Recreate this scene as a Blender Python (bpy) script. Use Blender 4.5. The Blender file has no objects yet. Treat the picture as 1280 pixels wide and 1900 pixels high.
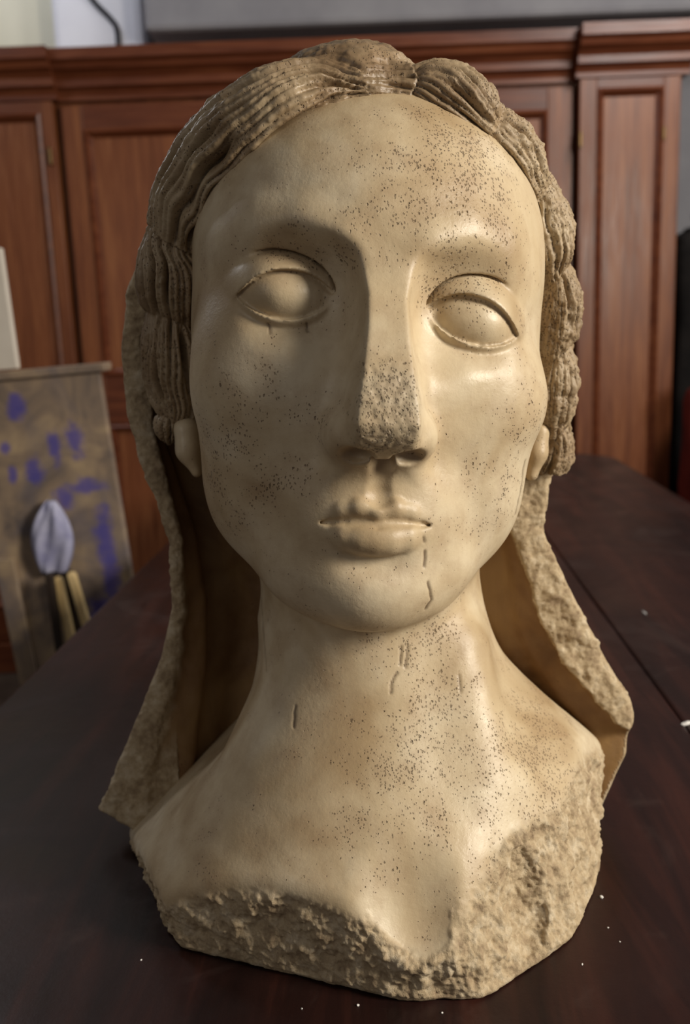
import bpy, math, random
import numpy as np

# ------------------------------------------------------------------ camera, world, lights, exposure
SC = bpy.context.scene
COL = SC.collection
F_PX, PITCH, ROLL = 1732.0, math.radians(-11.2), math.radians(-2.2)
CAM = np.array([0.0, -0.62, 0.42])


def rot_x(a):
    c, s = math.cos(a), math.sin(a)
    return np.array([[1, 0, 0], [0, c, -s], [0, s, c]])


def rot_y(a):
    c, s = math.cos(a), math.sin(a)
    return np.array([[c, 0, s], [0, 1, 0], [-s, 0, c]])


def rot_z(a):
    c, s = math.cos(a), math.sin(a)
    return np.array([[c, -s, 0], [s, c, 0], [0, 0, 1]])


CR = rot_x(math.pi / 2 + PITCH) @ rot_z(ROLL)


def at(px, py, Y):
    """a measured point of the photograph at depth Y, in metres"""
    d = CR @ np.array([(px - 640) / F_PX, -(py - 950) / F_PX, -1.0])
    return CAM + d * ((Y - CAM[1]) / d[1])


cam_data = bpy.data.cameras.new('camera')
cam = bpy.data.objects.new('camera', cam_data)
COL.objects.link(cam)
cam.location = CAM
from mathutils import Matrix, Vector, Euler
cam.rotation_euler = Matrix(CR.tolist()).to_euler()
cam_data.sensor_fit = 'HORIZONTAL'
cam_data.sensor_width = 36.0
cam_data.lens = 36.0 * F_PX / 1280.0
cam_data.clip_start = 0.02
cam_data.dof.use_dof = True
cam_data.dof.focus_distance = 0.59
cam_data.dof.aperture_fstop = 10.0
SC.camera = cam

world = bpy.data.worlds.new('room_light')
SC.world = world
world.use_nodes = True
bg = world.node_tree.nodes['Background']
bg.inputs[0].default_value = (0.80, 0.78, 0.80, 1)
bg.inputs[1].default_value = 0.12


def area(name, loc, target, size, power, color, size_y=None):
    d = bpy.data.lights.new(name, 'AREA')
    d.energy = power
    d.color = color
    d.size = size
    if size_y:
        d.shape = 'RECTANGLE'
        d.size_y = size_y
    o = bpy.data.objects.new(name, d)
    COL.objects.link(o)
    o.location = loc
    o.rotation_euler = (Vector(target) - Vector(loc)).to_track_quat('-Z', 'Y').to_euler()
    return o


area('window_light', (1.75, -0.80, 1.05), (0.02, 0.05, 0.30), 0.5, 54.0, (1.0, 0.92, 0.80), 0.7)
area('room_lamp', (-1.7, 1.75, 1.75), (-0.4, 0.9, 0.60), 0.4, 8.0, (0.95, 0.96, 1.0))
area('wall_fill', (-1.3, 2.45, 2.15), (-0.9, 3.4, 1.6), 0.3, 4.5, (0.88, 0.92, 1.0))  # added light that brightens the white wall, no real fixture
area('side_fill', (-1.3, -1.3, 1.0), (0.0, 0.1, 0.35), 0.6, 2.6, (1.0, 0.92, 0.82))  # added warm fill from left front, lifts the bust's dark side
area('cabinet_fill', (1.5, 1.2, 1.95), (0.9, 2.9, 0.7), 0.6, 25.0, (1.0, 0.97, 0.93))  # added light for the cabinet's right side, stands in for key spill

SC.view_settings.view_transform = 'Standard'
SC.view_settings.look = 'None'
SC.view_settings.exposure = 0.12
SC.view_settings.gamma = 1.0
SC.view_settings.use_curve_mapping = False


# ------------------------------------------------------------------ material helpers
def srgb(r, g, b):
    def f(c):
        c /= 255.0
        return c / 12.92 if c <= 0.04045 else ((c + 0.055) / 1.055) ** 2.4
    return (f(r), f(g), f(b), 1.0)


class NT:
    def __init__(self, name):
        self.m = bpy.data.materials.new(name)
        self.m.use_nodes = True
        self.t = self.m.node_tree
        self.b = self.t.nodes['Principled BSDF']

    def n(self, typ, **kw):
        nd = self.t.nodes.new(typ)
        for k, v in kw.items():
            if k.startswith('i_'):
                key = k[2:]
                nd.inputs[int(key) if key.isdigit() else key.replace('_', ' ')].default_value = v
            else:
                setattr(nd, k, v)
        return nd

    def l(self, a, b):
        self.t.links.new(a, b)

    def coord(self, scale=(1, 1, 1), kind='Object'):
        tc = self.n('ShaderNodeTexCoord')
        mp = self.n('ShaderNodeMapping')
        mp.inputs['Scale'].default_value = scale
        self.l(tc.outputs[kind], mp.inputs['Vector'])
        return mp.outputs[0]

    def noise(self, vec, scale, detail=4.0, rough=0.55, dist=0.0):
        nd = self.n('ShaderNodeTexNoise')
        nd.inputs['Scale'].default_value = scale
        nd.inputs['Detail'].default_value = detail
        nd.inputs['Roughness'].default_value = rough
        nd.inputs['Distortion'].default_value = dist
        self.l(vec, nd.inputs['Vector'])
        return nd.outputs['Fac']

    def ramp(self, fac, stops, interp='LINEAR'):
        nd = self.n('ShaderNodeValToRGB')
        cr = nd.color_ramp
        cr.interpolation = interp
        while len(cr.elements) < len(stops):
            cr.elements.new(0.5)
        for e, (p, c) in zip(cr.elements, stops):
            e.position = p
            e.color = c if isinstance(c, tuple) else (c, c, c, 1)
        self.l(fac, nd.inputs[0])
        return nd.outputs[0]

    def mix(self, fac, a, b, blend='MIX'):
        nd = self.n('ShaderNodeMix', data_type='RGBA', blend_type=blend)
        for sock, v in ((nd.inputs[0], fac), (nd.inputs[6], a), (nd.inputs[7], b)):
            if hasattr(v, 'links'):
                self.l(v, sock)
            else:
                sock.default_value = v
        return nd.outputs[2]

    def math(self, op, a, b=None, c=None, clamp=False):
        nd = self.n('ShaderNodeMath', operation=op)
        nd.use_clamp = clamp
        for i, v in enumerate((a, b, c)):
            if v is None:
                continue
            if hasattr(v, 'links'):
                self.l(v, nd.inputs[i])
            else:
                nd.inputs[i].default_value = v
        return nd.outputs[0]

    def mrange(self, v, a, b, c, d, smooth=False):
        nd = self.n('ShaderNodeMapRange')
        if smooth:
            nd.interpolation_type = 'SMOOTHSTEP'
        self.l(v, nd.inputs[0])
        for i, x in zip((1, 2, 3, 4), (a, b, c, d)):
            if hasattr(x, 'links'):
                self.l(x, nd.inputs[i])
            else:
                nd.inputs[i].default_value = x
        return nd.outputs[0]

    def bump(self, h, strength, dist, normal=None):
        nd = self.n('ShaderNodeBump')
        nd.inputs['Strength'].default_value = strength
        nd.inputs['Distance'].default_value = dist
        self.l(h, nd.inputs['Height'])
        if normal is not None:
            self.l(normal, nd.inputs['Normal'])
        return nd.outputs[0]

    def out(self, color=None, rough=None, normal=None, spec=None, coat=None):
        for key, v in (('Base Color', color), ('Roughness', rough), ('Normal', normal),
                       ('Specular IOR Level', spec), ('Coat Weight', coat)):
            if v is None:
                continue
            if hasattr(v, 'links'):
                self.l(v, self.b.inputs[key])
            else:
                self.b.inputs[key].default_value = v
        return self.m


def stone_material(name, c_light, c_mid, c_dark, pit_base=0.19, gloss=0.40):
    """aged cast plaster: cream patina, dark pits, rough pale breaks (attribute marks: R rough break, G pit density, B stain)"""
    m = NT(name)
    v = m.coord()
    att = m.n('ShaderNodeAttribute', attribute_name='marks')
    sep = m.n('ShaderNodeSeparateColor')
    m.l(att.outputs['Color'], sep.inputs[0])
    rough, pits, stain = sep.outputs[0], sep.outputs[1], sep.outputs[2]
    big = m.noise(v, 9.0, 3.0, 0.6, 0.6)
    med = m.noise(v, 42.0, 5.0, 0.65)
    fine = m.noise(v, 260.0, 4.0, 0.7)
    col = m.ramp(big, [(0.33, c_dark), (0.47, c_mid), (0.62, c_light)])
    streak = m.noise(m.coord((160, 160, 7)), 1.0, 3.0, 0.6)
    col = m.mix(m.mrange(streak, 0.35, 0.75, 0.0, 0.16), col, c_dark)
    col = m.mix(m.mrange(med, 0.42, 0.75, 0.0, 0.45), col, srgb(150, 120, 88))
    # pits, two sizes
    dens = m.math('ADD', m.math('ADD', m.math('MULTIPLY', pits, 0.75), pit_base), m.mrange(med, 0.3, 0.7, -0.36, 0.36))

    v0, v = v, m.coord((1, 1, 0.72))

    def pit_layer(scale, rmax):
        vo = m.n('ShaderNodeTexVoronoi', feature='F1')
        vo.inputs['Scale'].default_value = scale
        wob = m.n('ShaderNodeVectorMath', operation='MULTIPLY_ADD')
        nz = m.n('ShaderNodeTexNoise')
        nz.inputs['Scale'].default_value = scale * 0.9
        m.l(v, nz.inputs['Vector'])
        m.l(nz.outputs['Color'], wob.inputs[0])
        wob.inputs[1].default_value = (1.1 / scale,) * 3
        m.l(v, wob.inputs[2])
        m.l(wob.outputs[0], vo.inputs['Vector'])
        sc = m.n('ShaderNodeSeparateColor')
        m.l(vo.outputs['Color'], sc.inputs[0])
        r = m.math('MULTIPLY', m.math('SUBTRACT', dens, m.math('MULTIPLY', sc.outputs[0], 0.75)), rmax * 2.0)
        r = m.math('MINIMUM', m.math('MAXIMUM', r, 0.0), rmax)
        return m.math('MULTIPLY', m.mrange(m.math('SUBTRACT', r, vo.outputs['Distance']), 0.0, 0.16, 0.0, 1.0, True),
                      m.mrange(r, 0.0, 0.08, 0.0, 1.0))
    p1 = pit_layer(390.0, 0.31)
    p2 = pit_layer(640.0, 0.42)
    v = v0
    pit = m.math('MAXIMUM', p1, m.math('MULTIPLY', p2, 0.8))
    pit = m.math('MULTIPLY', pit, m.mrange(rough, 0.0, 1.0, 1.0, 0.45))
    # rough breaks are paler and greyer
    brk = m.ramp(m.noise(v, 75.0, 6.0, 0.7), [(0.30, srgb(140, 117, 90)), (0.5, srgb(184, 163, 130)), (0.70, srgb(212, 196, 168))])
    col = m.mix(rough, col, brk)
    col = m.mix(m.math('MULTIPLY', pit, 0.62), col, srgb(86, 64, 43))
    col = m.mix(m.math('MULTIPLY', stain, 0.85), col, srgb(84, 62, 42))
    h = m.math('ADD', m.math('MULTIPLY', pit, -1.0), m.math('MULTIPLY', fine, 0.28))
    h = m.math('ADD', h, m.math('MULTIPLY', m.math('MULTIPLY', m.noise(v, 190.0, 6.0, 0.75), rough), 1.6))
    nrm = m.bump(h, 0.9, 0.0011)
    r = m.math('ADD', m.mrange(med, 0.3, 0.7, gloss - 0.05, gloss + 0.12), m.math('MULTIPLY', m.math('MAXIMUM', rough, pit), 0.3))
    return m.out(col, r, nrm, 0.42)


def wood_material(name, dark, mid, light, rough=0.38, grain=(18, 18, 1.2), scale=1.0, bump=0.15, coat=0.0):
    m = NT(name)
    v = m.coord(grain)
    a = m.noise(v, 1.6 * scale, 6.0, 0.62, 0.9)
    b = m.noise(v, 7.0 * scale, 4.0, 0.6, 0.3)
    big = m.noise(m.coord((1.5, 1.5, 0.8)), 1.3, 3.0)
    fac = m.math('ADD', m.math('MULTIPLY', a, 0.6), m.math('MULTIPLY', b, 0.25))
    fac = m.math('ADD', fac, m.math('MULTIPLY', big, 0.22))
    col = m.ramp(fac, [(0.36, dark), (0.53, mid), (0.72, light)])
    return m.out(col, m.mrange(b, 0.3, 0.7, rough - 0.06, rough + 0.1), m.bump(b, bump, 0.002), 0.4, coat)


M = {}
M['stone'] = stone_material('cream_plaster', srgb(214, 198, 168), srgb(199, 179, 145), srgb(172, 148, 113))
M['hair'] = stone_material('hair_plaster', srgb(180, 161, 131), srgb(152, 131, 102), srgb(120, 98, 72), 0.30, 0.42)
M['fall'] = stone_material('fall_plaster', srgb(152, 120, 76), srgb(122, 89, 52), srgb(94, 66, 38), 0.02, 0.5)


# ------------------------------------------------------------------ sculpting engine (signed distance fields, surface nets)
def smin(a, b, k):
    h = np.clip(0.5 + 0.5 * (b - a) / k, 0, 1)
    return b + (a - b) * h - k * h * (1 - h)


def smax(a, b, k):
    return -smin(-a, -b, k)


class Ev:
    """blocks of sample points that a field is built up on"""
    def __init__(self, P, cull):
        self.P = P.astype(np.float32)
        self.f = np.full(P.shape[:2], 1.0, np.float32)
        self.cull = cull
        if cull:
            lo, hi = P.min(1), P.max(1)
            self.bc = (lo + hi) / 2
            self.br = float(np.linalg.norm((hi - lo)[0]) / 2)

    def sel(self, c, R, k):
        if not self.cull or c is None:
            return np.arange(len(self.P))
        return np.nonzero(np.linalg.norm(self.bc - np.asarray(c), axis=1) < R + self.br + 0.012 + k)[0]

    def add(self, fn, c, R, k):
        i = self.sel(c, R, k)
        if len(i):
            self.f[i] = smin(self.f[i], fn(self.P[i]), max(k, 1e-5))

    def cut(self, fn, c, R, k):
        """take fn's inside away"""
        i = self.sel(c, R, k)
        if len(i):
            self.f[i] = smax(self.f[i], -fn(self.P[i]), max(k, 1e-5))

    def keep(self, fn, k):
        self.f = smax(self.f, fn(self.P), max(k, 1e-5)).astype(np.float32)


def ell_local(x, y, z, c, r):
    a, b, d = (x - c[0]), (y - c[1]), (z - c[2])
    k0 = np.sqrt((a / r[0]) ** 2 + (b / r[1]) ** 2 + (d / r[2]) ** 2) + 1e-6
    k1 = np.sqrt((a / r[0] ** 2) ** 2 + (b / r[1] ** 2) ** 2 + (d / r[2] ** 2) ** 2) + 1e-4
    return k0 * (k0 - 1) / k1


def ell(c, r):
    return (lambda p: ell_local(p[..., 0], p[..., 1], p[..., 2], c, r)), c, max(r)


def cone_local(x, y, z, a, b, ra, rb):
    ba = np.asarray(b, float) - np.asarray(a, float)
    h = ((x - a[0]) * ba[0] + (y - a[1]) * ba[1] + (z - a[2]) * ba[2]) / max(ba @ ba, 1e-9)
    h = np.clip(h, 0, 1)
    dx, dy, dz = x - a[0] - h * ba[0], y - a[1] - h * ba[1], z - a[2] - h * ba[2]
    return np.sqrt(dx * dx + dy * dy + dz * dz) - (ra + (rb - ra) * h)


def cone(a, b, ra, rb, ys=1.0):
    """round cone, optionally stretched ys times in y"""
    a, b = np.asarray(a, float), np.asarray(b, float)
    a2, b2 = a / [1, ys, 1], b / [1, ys, 1]
    c = (a + b) / 2
    return (lambda p: cone_local(p[..., 0], p[..., 1] / ys, p[..., 2], a2, b2, ra, rb)), c, \
        np.linalg.norm(b - a) / 2 + max(ra, rb) * ys


def plane(pt, n):
    n = np.asarray(n, float)
    n = n / np.linalg.norm(n)
    return lambda p: (p[..., 0] - pt[0]) * n[0] + (p[..., 1] - pt[1]) * n[1] + (p[..., 2] - pt[2]) * n[2]


def surface_nets(build, lo, hi, h):
    """mesh the zero level of the field build(ev): returns vertices and quads"""
    B = 8
    lo = np.asarray(lo, float)
    nb = np.ceil((np.asarray(hi) - lo) / (h * B)).astype(int)
    n = nb * B
    g = np.stack(np.meshgrid(*[np.arange(k) for k in nb], indexing='ij'), -1).reshape(-1, 3)
    ctr = lo + (g * B + (B - 1) / 2.0) * h
    ev = Ev(ctr.reshape(1, -1, 3), False)
    build(ev)
    fc = ev.f.reshape(-1)
    vol = np.repeat(np.repeat(np.repeat(fc.reshape(nb), B, 0), B, 1), B, 2).astype(np.float32)
    act = np.nonzero(np.abs(fc) < h * B * 1.35)[0]
    off = np.stack(np.meshgrid(*[np.arange(B)] * 3, indexing='ij'), -1).reshape(-1, 3)
    for s in range(0, len(act), 6000):
        a = act[s:s + 6000]
        idx = g[a][:, None, :] * B + off[None]
        e = Ev(lo + idx * h, True)
        build(e)
        vol[idx[..., 0], idx[..., 1], idx[..., 2]] = e.f
    inside = (vol < 0)
    ins8 = inside.view(np.int8)
    cnt = np.zeros(tuple(n - 1), np.int8)
    sl = (slice(0, -1), slice(1, None))
    for i in (0, 1):
        for j in (0, 1):
            for k in (0, 1):
                cnt += ins8[sl[i], sl[j], sl[k]]
    ai, aj, ak = np.nonzero((cnt > 0) & (cnt < 8))
    flat = (ai * n[1] + aj) * n[2] + ak
    del cnt
    corners = [(i, j, k) for i in (0, 1) for j in (0, 1) for k in (0, 1)]
    val = np.stack([vol[ai + i, aj + j, ak + k] for i, j, k in corners], 1)
    pos = np.zeros((len(ai), 3))
    num = np.zeros(len(ai))
    for p in range(8):
        for q in range(p + 1, 8):
            cp, cq = np.array(corners[p]), np.array(corners[q])
            if np.abs(cp - cq).sum() != 1:
                continue
            va, vb = val[:, p], val[:, q]
            m = (va < 0) != (vb < 0)
            t = va[m] / (va[m] - vb[m])
            pos[m] += cp + t[:, None] * (cq - cp)
            num[m] += 1
    V = lo + (np.stack([ai, aj, ak], 1) + pos / num[:, None]) * h
    quads = []
    for ax in range(3):
        u, w = [(1, 2), (2, 0), (0, 1)][ax]
        s0 = [slice(None)] * 3
        s1 = [slice(None)] * 3
        s0[ax], s1[ax] = slice(0, -1), slice(1, None)
        A, Bq = inside[tuple(s0)], inside[tuple(s1)]
        e = np.stack(np.nonzero(A != Bq), 1)
        e = e[(e[:, u] > 0) & (e[:, w] > 0) & (e[:, u] < n[u] - 1) & (e[:, w] < n[w] - 1)]
        flip = A[e[:, 0], e[:, 1], e[:, 2]]
        ring = []
        for du, dw in ((0, 0), (-1, 0), (-1, -1), (0, -1)):
            c = e.copy()
            c[:, u] += du
            c[:, w] += dw
            ring.append(np.searchsorted(flat, (c[:, 0] * n[1] + c[:, 1]) * n[2] + c[:, 2]))
        r = np.stack(ring, 1)
        r[~flip] = r[~flip][:, ::-1]
        quads.append(r)
    return V, np.concatenate(quads)


def vnormals(V, Q):
    fn = np.cross(V[Q[:, 2]] - V[Q[:, 0]], V[Q[:, 3]] - V[Q[:, 1]])
    N = np.zeros_like(V)
    for a in range(3):
        for c in range(4):
            N[:, a] += np.bincount(Q[:, c], fn[:, a], len(V))
    return N / (np.linalg.norm(N, axis=1, keepdims=True) + 1e-12)


def relax(V, Q, it=1, lam=0.5):
    for _ in range(it):
        S = np.zeros_like(V)
        d = np.zeros(len(V))
        for c in range(4):
            a, b = Q[:, c], Q[:, (c + 1) % 4]
            d += np.bincount(a, minlength=len(V)) + np.bincount(b, minlength=len(V))
            for k in range(3):
                S[:, k] += np.bincount(a, V[b, k], len(V)) + np.bincount(b, V[a, k], len(V))
        V = V + lam * (S / np.maximum(d, 1)[:, None] - V)
    return V


_rs = np.random.RandomState(7)
_perm = _rs.permutation(256)
_perm = np.concatenate([_perm, _perm, _perm])
_gr = _rs.normal(size=(256, 3))
_gr /= np.linalg.norm(_gr, axis=1, keepdims=True)


def perlin(P, freq, seed=0.0):
    p = P * freq + 31.7 + seed * 17.3
    i = np.floor(p).astype(int)
    f = p - i
    i &= 255
    u = f * f * f * (f * (f * 6 - 15) + 10)
    r = 0
    for a in (0, 1):
        for b in (0, 1):
            for c in (0, 1):
                hsh = _perm[_perm[_perm[i[:, 0] + a] + i[:, 1] + b] + i[:, 2] + c]
                g = _gr[hsh]
                d = g[:, 0] * (f[:, 0] - a) + g[:, 1] * (f[:, 1] - b) + g[:, 2] * (f[:, 2] - c)
                w = (u[:, 0] if a else 1 - u[:, 0]) * (u[:, 1] if b else 1 - u[:, 1]) * (u[:, 2] if c else 1 - u[:, 2])
                r = r + d * w
    return r


def fbm(P, freq, octaves=3, seed=0.0, gain=0.55):
    r, a = 0, 1.0
    for o in range(octaves):
        r = r + a * perlin(P, freq * 2 ** o, seed + o)
        a *= gain
    return r


def sstep(a, b, x):
    t = np.clip((x - a) / (b - a), 0, 1)
    return t * t * (3 - 2 * t)


def np_mesh(name, V, Q, mat, parent=None, marks=None):
    me = bpy.data.meshes.new(name)
    me.vertices.add(len(V))
    me.vertices.foreach_set('co', np.ascontiguousarray(V, np.float32).ravel())
    me.loops.add(Q.size)
    me.loops.foreach_set('vertex_index', np.ascontiguousarray(Q, np.int32).ravel())
    me.polygons.add(len(Q))
    me.polygons.foreach_set('loop_start', np.arange(0, Q.size, 4, dtype=np.int32))
    me.polygons.foreach_set('use_smooth', np.ones(len(Q), bool))
    me.update(calc_edges=True)
    if marks is not None:
        a = me.attributes.new('marks', 'FLOAT_COLOR', 'POINT')
        c = np.ones((len(V), 4), np.float32)
        c[:, :3] = np.clip(marks, 0, 1)
        a.data.foreach_set('color', c.ravel())
    me.materials.append(mat)
    o = bpy.data.objects.new(name, me)
    COL.objects.link(o)
    if parent:
        o.parent = parent
    return o


# ------------------------------------------------------------------ the bust: face, neck and chest
HO = np.array([0.019, 0.06, 0.391])                                  # head centre; x right, d forward, z up in the head's own frame
HM = rot_z(math.radians(3.9)) @ rot_x(math.radians(-2.7)) @ rot_y(math.radians(4.5))
SHEAR = 0.10                                                         # the eyes sit a little askew on this head


def head_local(p):
    q = (p - HO.astype(np.float32)) @ HM.astype(np.float32)
    x, d, z = q[..., 0], -q[..., 1], q[..., 2]
    return x, d, z + SHEAR * x * np.exp(-((z - 0.037) / 0.05) ** 2)


def hw(x, d, z):
    z0 = z
    for _ in range(3):
        z0 = z - SHEAR * x * math.exp(-((z0 - 0.037) / 0.05) ** 2)
    return HO + HM @ np.array([x, -d, z0])


AX, AY = 0.017, 0.088                                                # neck axis
NZ = [-0.02, 0.0, 0.05, 0.08, 0.122, 0.16, 0.20, 0.25, 0.30, 0.40]
NR = [0.230, 0.223, 0.192, 0.168, 0.132, 0.103, 0.089, 0.083, 0.082, 0.084]


def neck_chest(p):
    x, y, z = p[..., 0] - AX, p[..., 1] - AY, p[..., 2]
    zs = np.linspace(-0.02, 0.4, 85)
    rs = np.interp(zs, NZ, NR)
    rs = np.convolve(np.pad(rs, 4, mode='edge'), np.ones(9) / 9, 'valid')
    R = np.interp(z, zs, rs)
    slope = np.interp(z, zs, np.gradient(rs, zs))
    low = np.clip((0.16 - z) / 0.08, 0, 1)
    th = np.arctan2(x, -y)
    R = R * (1 + low * (0.10 * np.exp(-((th - 1.5) / 0.5) ** 2) - 0.02 * np.exp(-((th + 1.4) / 0.6) ** 2)))
    R = R * (1 - np.interp(z, [0.0, 0.055, 0.10, 0.15, 0.2], [0.0, 0.13, 0.27, 0.19, 0.02]) * np.exp(-((th + 1.75) / 0.66) ** 2))
    R = R * (1 + np.clip((0.075 - z) / 0.05, 0, 1) * 0.03 * np.exp(-((th + 0.85) / 0.5) ** 2))
    return (np.sqrt(x * x + y * y) - R) / np.sqrt(1 + slope * slope)


PLINTH = [((-0.115, -0.047), (-0.37, -0.93, -0.05)), ((-0.045, -0.077), (-0.37, -0.92, -0.10)),
          ((0.05, -0.103), (0.0, -1, -0.06)), ((0.13, -0.062), (0.60, -0.75, 0.32)), ((0.162, -0.02), (0.88, -0.47, 0.20)),
          ((0.184, 0.03), (0.97, -0.2, -0.10)), ((-0.146, 0.0), (-0.90, -0.40, -0.20)), ((0.0, 0.20), (0, 1, 0)),
          ((0.225, 0.10), (1, 0.1, 0)), ((-0.205, 0.10), (-1, 0.1, 0))]


def plinth(p):
    f = p[..., 2] * -1.0
    for (a, b), nrm in PLINTH:
        f = smax(f, plane((a, b, 0.0), nrm)(p), 0.005)
    return f


def build_body(ev):
    def H(fn, c, R, k, cut=False):
        (ev.cut if cut else ev.add)(lambda p: fn(*head_local(p)), hw(*c), R * 1.06, k)

    def pair(c, r, k, cut=False):
        for s in (-1, 1):
            cc = (s * c[0], c[1], c[2])
            H(lambda x, d, z, cc=cc: ell_local(x, d, z, cc, r), cc, max(r), k, cut)

    # neck and chest
    body = lambda p: smax(neck_chest(p), p[..., 2] - 0.36, 0.03)
    ev.add(body, None, 0, 0.001)
    ev.cut(*ell((0.036, -0.122, 0.108), (0.058, 0.050, 0.084)), 0.010)          # hollow of the breastbone
    ev.add(*cone((0.080, 0.030, 0.185), (0.090, -0.012, 0.105), 0.012, 0.014), 0.035)
    ev.keep(plinth, 0.006)
    ev.cut(*ell((0.117, -0.076, 0.058), (0.026, 0.033, 0.054)), 0.002)          # conchoidal chips in the break
    ev.cut(*ell((0.170, -0.029, 0.062), (0.022, 0.032, 0.056)), 0.002)
    # big masses of the head
    H(lambda x, d, z: ell_local(x, d, z, (0, -0.022, 0.050), (0.123, 0.129, 0.150)), (0, -0.022, 0.05), 0.155, 0.012)
    H(lambda x, d, z: ell_local(x, d, z, (0, -0.002, -0.026), (0.119, 0.104, 0.143)), (0, 0, -0.02), 0.15, 0.035)
    H(lambda x, d, z: ell_local(x, d, z, (0, 0.072, -0.139), (0.044, 0.041, 0.036)), (0, 0.07, -0.138), 0.047, 0.024)
    H(lambda x, d, z: ell_local(x, d, z, (0, -0.010, 0.088), (0.119, 0.113, 0.090)), (0, -0.01, 0.088), 0.12, 0.025)
    pair((0.076, 0.046, -0.018), (0.040, 0.034, 0.040), 0.030)
    pair((0.066, 0.030, -0.088), (0.040, 0.040, 0.046), 0.030)
    pair((0.036, 0.056, -0.130), (0.034, 0.036, 0.034), 0.025)
    # brows
    br = [(0.014, 0.089, 0.054, 0.012), (0.026, 0.086, 0.070, 0.013), (0.045, 0.078, 0.081, 0.013),
          (0.068, 0.065, 0.081, 0.013), (0.090, 0.046, 0.070, 0.012)]
    for s in (-1, 1):
        for a, b in zip(br[:-1], br[1:]):
            A, B = (s * a[0], a[1], a[2]), (s * b[0], b[1], b[2])
            c = tuple((np.array(A) + B) / 2)
            H(lambda x, d, z, A=A, B=B, a=a, b=b: cone_local(x, d, z, A, B, a[3], b[3]), c, 0.03, 0.020)
    # eye sockets, eyeballs and lids
    pair((0.061, 0.107, 0.040), (0.044, 0.030, 0.034), 0.014, True)
    pair((0.036, 0.110, 0.030), (0.020, 0.018, 0.034), 0.016, True)
    er = (0.037, 0.0365, 0.0255)
    for s in (-1, 1):
        ec = (s * 0.0605, 0.0560, 0.0365)
        # a crease round the upper lid
        bend = lambda x, d, s=s: d + 7.0 * np.maximum(0, x * s - 0.062) ** 2
        H(lambda x, d, z, ec=ec, bend=bend: smax(smax(ell_local(x, bend(x, d), z, (ec[0], ec[1], ec[2] + 0.001), (er[0] + 0.0060, er[1] + 0.0066, er[2] + 0.0104)), 0.079 - d, 0.001), 0.040 - z, 0.004), ec, 0.047, 0.0015, True)
        H(lambda x, d, z, ec=ec, bend=bend: ell_local(x, bend(x, d), z, ec, er), ec, 0.037, 0.003)

        def lid(x, d, z, up, ec=ec, s=s, bend=bend):
            d = bend(x, d)
            t = (x * s - 0.0605) / 0.0315
            base = 0.0345 - 0.0025 * t
            if up:
                g = ell_local(x, d, z, (ec[0], ec[1], ec[2] + 0.001), (er[0] + 0.0045, er[1] + 0.0046, er[2] + 0.0082))
                edge = base + 0.0165 * np.clip(1 - np.abs(t + 0.1) ** 2.2 / 1.05, -0.8, 1)
                return smax(g, (edge - z) * 0.8, 0.0015)
            g = ell_local(x, d, z, ec, (er[0] + 0.003, er[1] + 0.0042, er[2] + 0.0048))
            edge = base - 0.0140 * np.clip(1 - np.abs(t) ** 2.2, -0.8, 1)
            return smax(g, (z - edge) * 0.8, 0.0015)
        H(lambda x, d, z, lid=lid: lid(x, d, z, True), ec, 0.043, 0.0018)
        H(lambda x, d, z, lid=lid: lid(x, d, z, False), ec, 0.043, 0.0018)
    # nose: a long wedge with a flat ridge
    kz = [-0.062, -0.048, -0.034, -0.02, 0.0, 0.02, 0.04, 0.055, 0.070, 0.09]
    kd = [0.136, 0.147, 0.151, 0.148, 0.140, 0.130, 0.119, 0.111, 0.104, 0.094]
    kr = [0.015, 0.018, 0.0185, 0.0170, 0.0145, 0.0125, 0.0120, 0.014, 0.017, 0.022]
    kb = [0.032, 0.034, 0.034, 0.031, 0.026, 0.019, 0.017, 0.019, 0.024, 0.03]

    def nose(x, d, z):
        dr, wr, wb = np.interp(z, kz, kd), np.interp(z, kz, kr), np.interp(z, kz, kb)
        t = (wb - wr) / np.maximum(dr - 0.092, 0.01)
        side = (np.abs(x) - (wr + (dr - d) * t)) / np.sqrt(1 + t * t)
        g = smax((d - dr) * 0.9, side, 0.0025)
        under = (-0.0515 - z) * 0.85 + (d - 0.135) * 0.42
        g = smax(g, under, 0.008)
        g = smax(g, (z - 0.075) * 0.7, 0.02)
        return smax(g, 0.06 - d, 0.01)
    H(nose, (0, 0.105, 0.0), 0.095, 0.008)
    pair((0.0265, 0.109, -0.0420), (0.0085, 0.018, 0.0125), 0.010)
    pair((0.0160, 0.129, -0.0545), (0.0110, 0.013, 0.0066), 0.003, True)
    # mouth
    H(lambda x, d, z: ell_local(x, d, z, (0, 0.078, -0.092), (0.052, 0.034, 0.036)), (0, 0.078, -0.092), 0.052, 0.022)
    up = [(0.041, 0.0890, -0.0978, 0.0018), (0.031, 0.0990, -0.0930, 0.0042), (0.021, 0.1052, -0.0890, 0.0054), (0.011, 0.1092, -0.0865, 0.0058), (0.0, 0.1105, -0.0886, 0.0056)]
    dn = [(0.037, 0.0910, -0.1003, 0.0026), (0.029, 0.0978, -0.1025, 0.0062), (0.018, 0.1052, -0.1048, 0.0086), (0.008, 0.1082, -0.1060, 0.0096), (0.0, 0.1090, -0.1063, 0.0098)]
    ln = [(0.0375, 0.0990, -0.0986, 0.0008), (0.029, 0.1062, -0.0970, 0.0015), (0.020, 0.1115, -0.0955, 0.0017), (0.011, 0.1152, -0.0950, 0.0018), (0.0, 0.1168, -0.0968, 0.0018)]
    H(lambda x, d, z: ell_local(x, d, z, (0, 0.121, -0.1215), (0.030, 0.013, 0.0085)), (0, 0.121, -0.1215), 0.03, 0.010, True)
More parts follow.
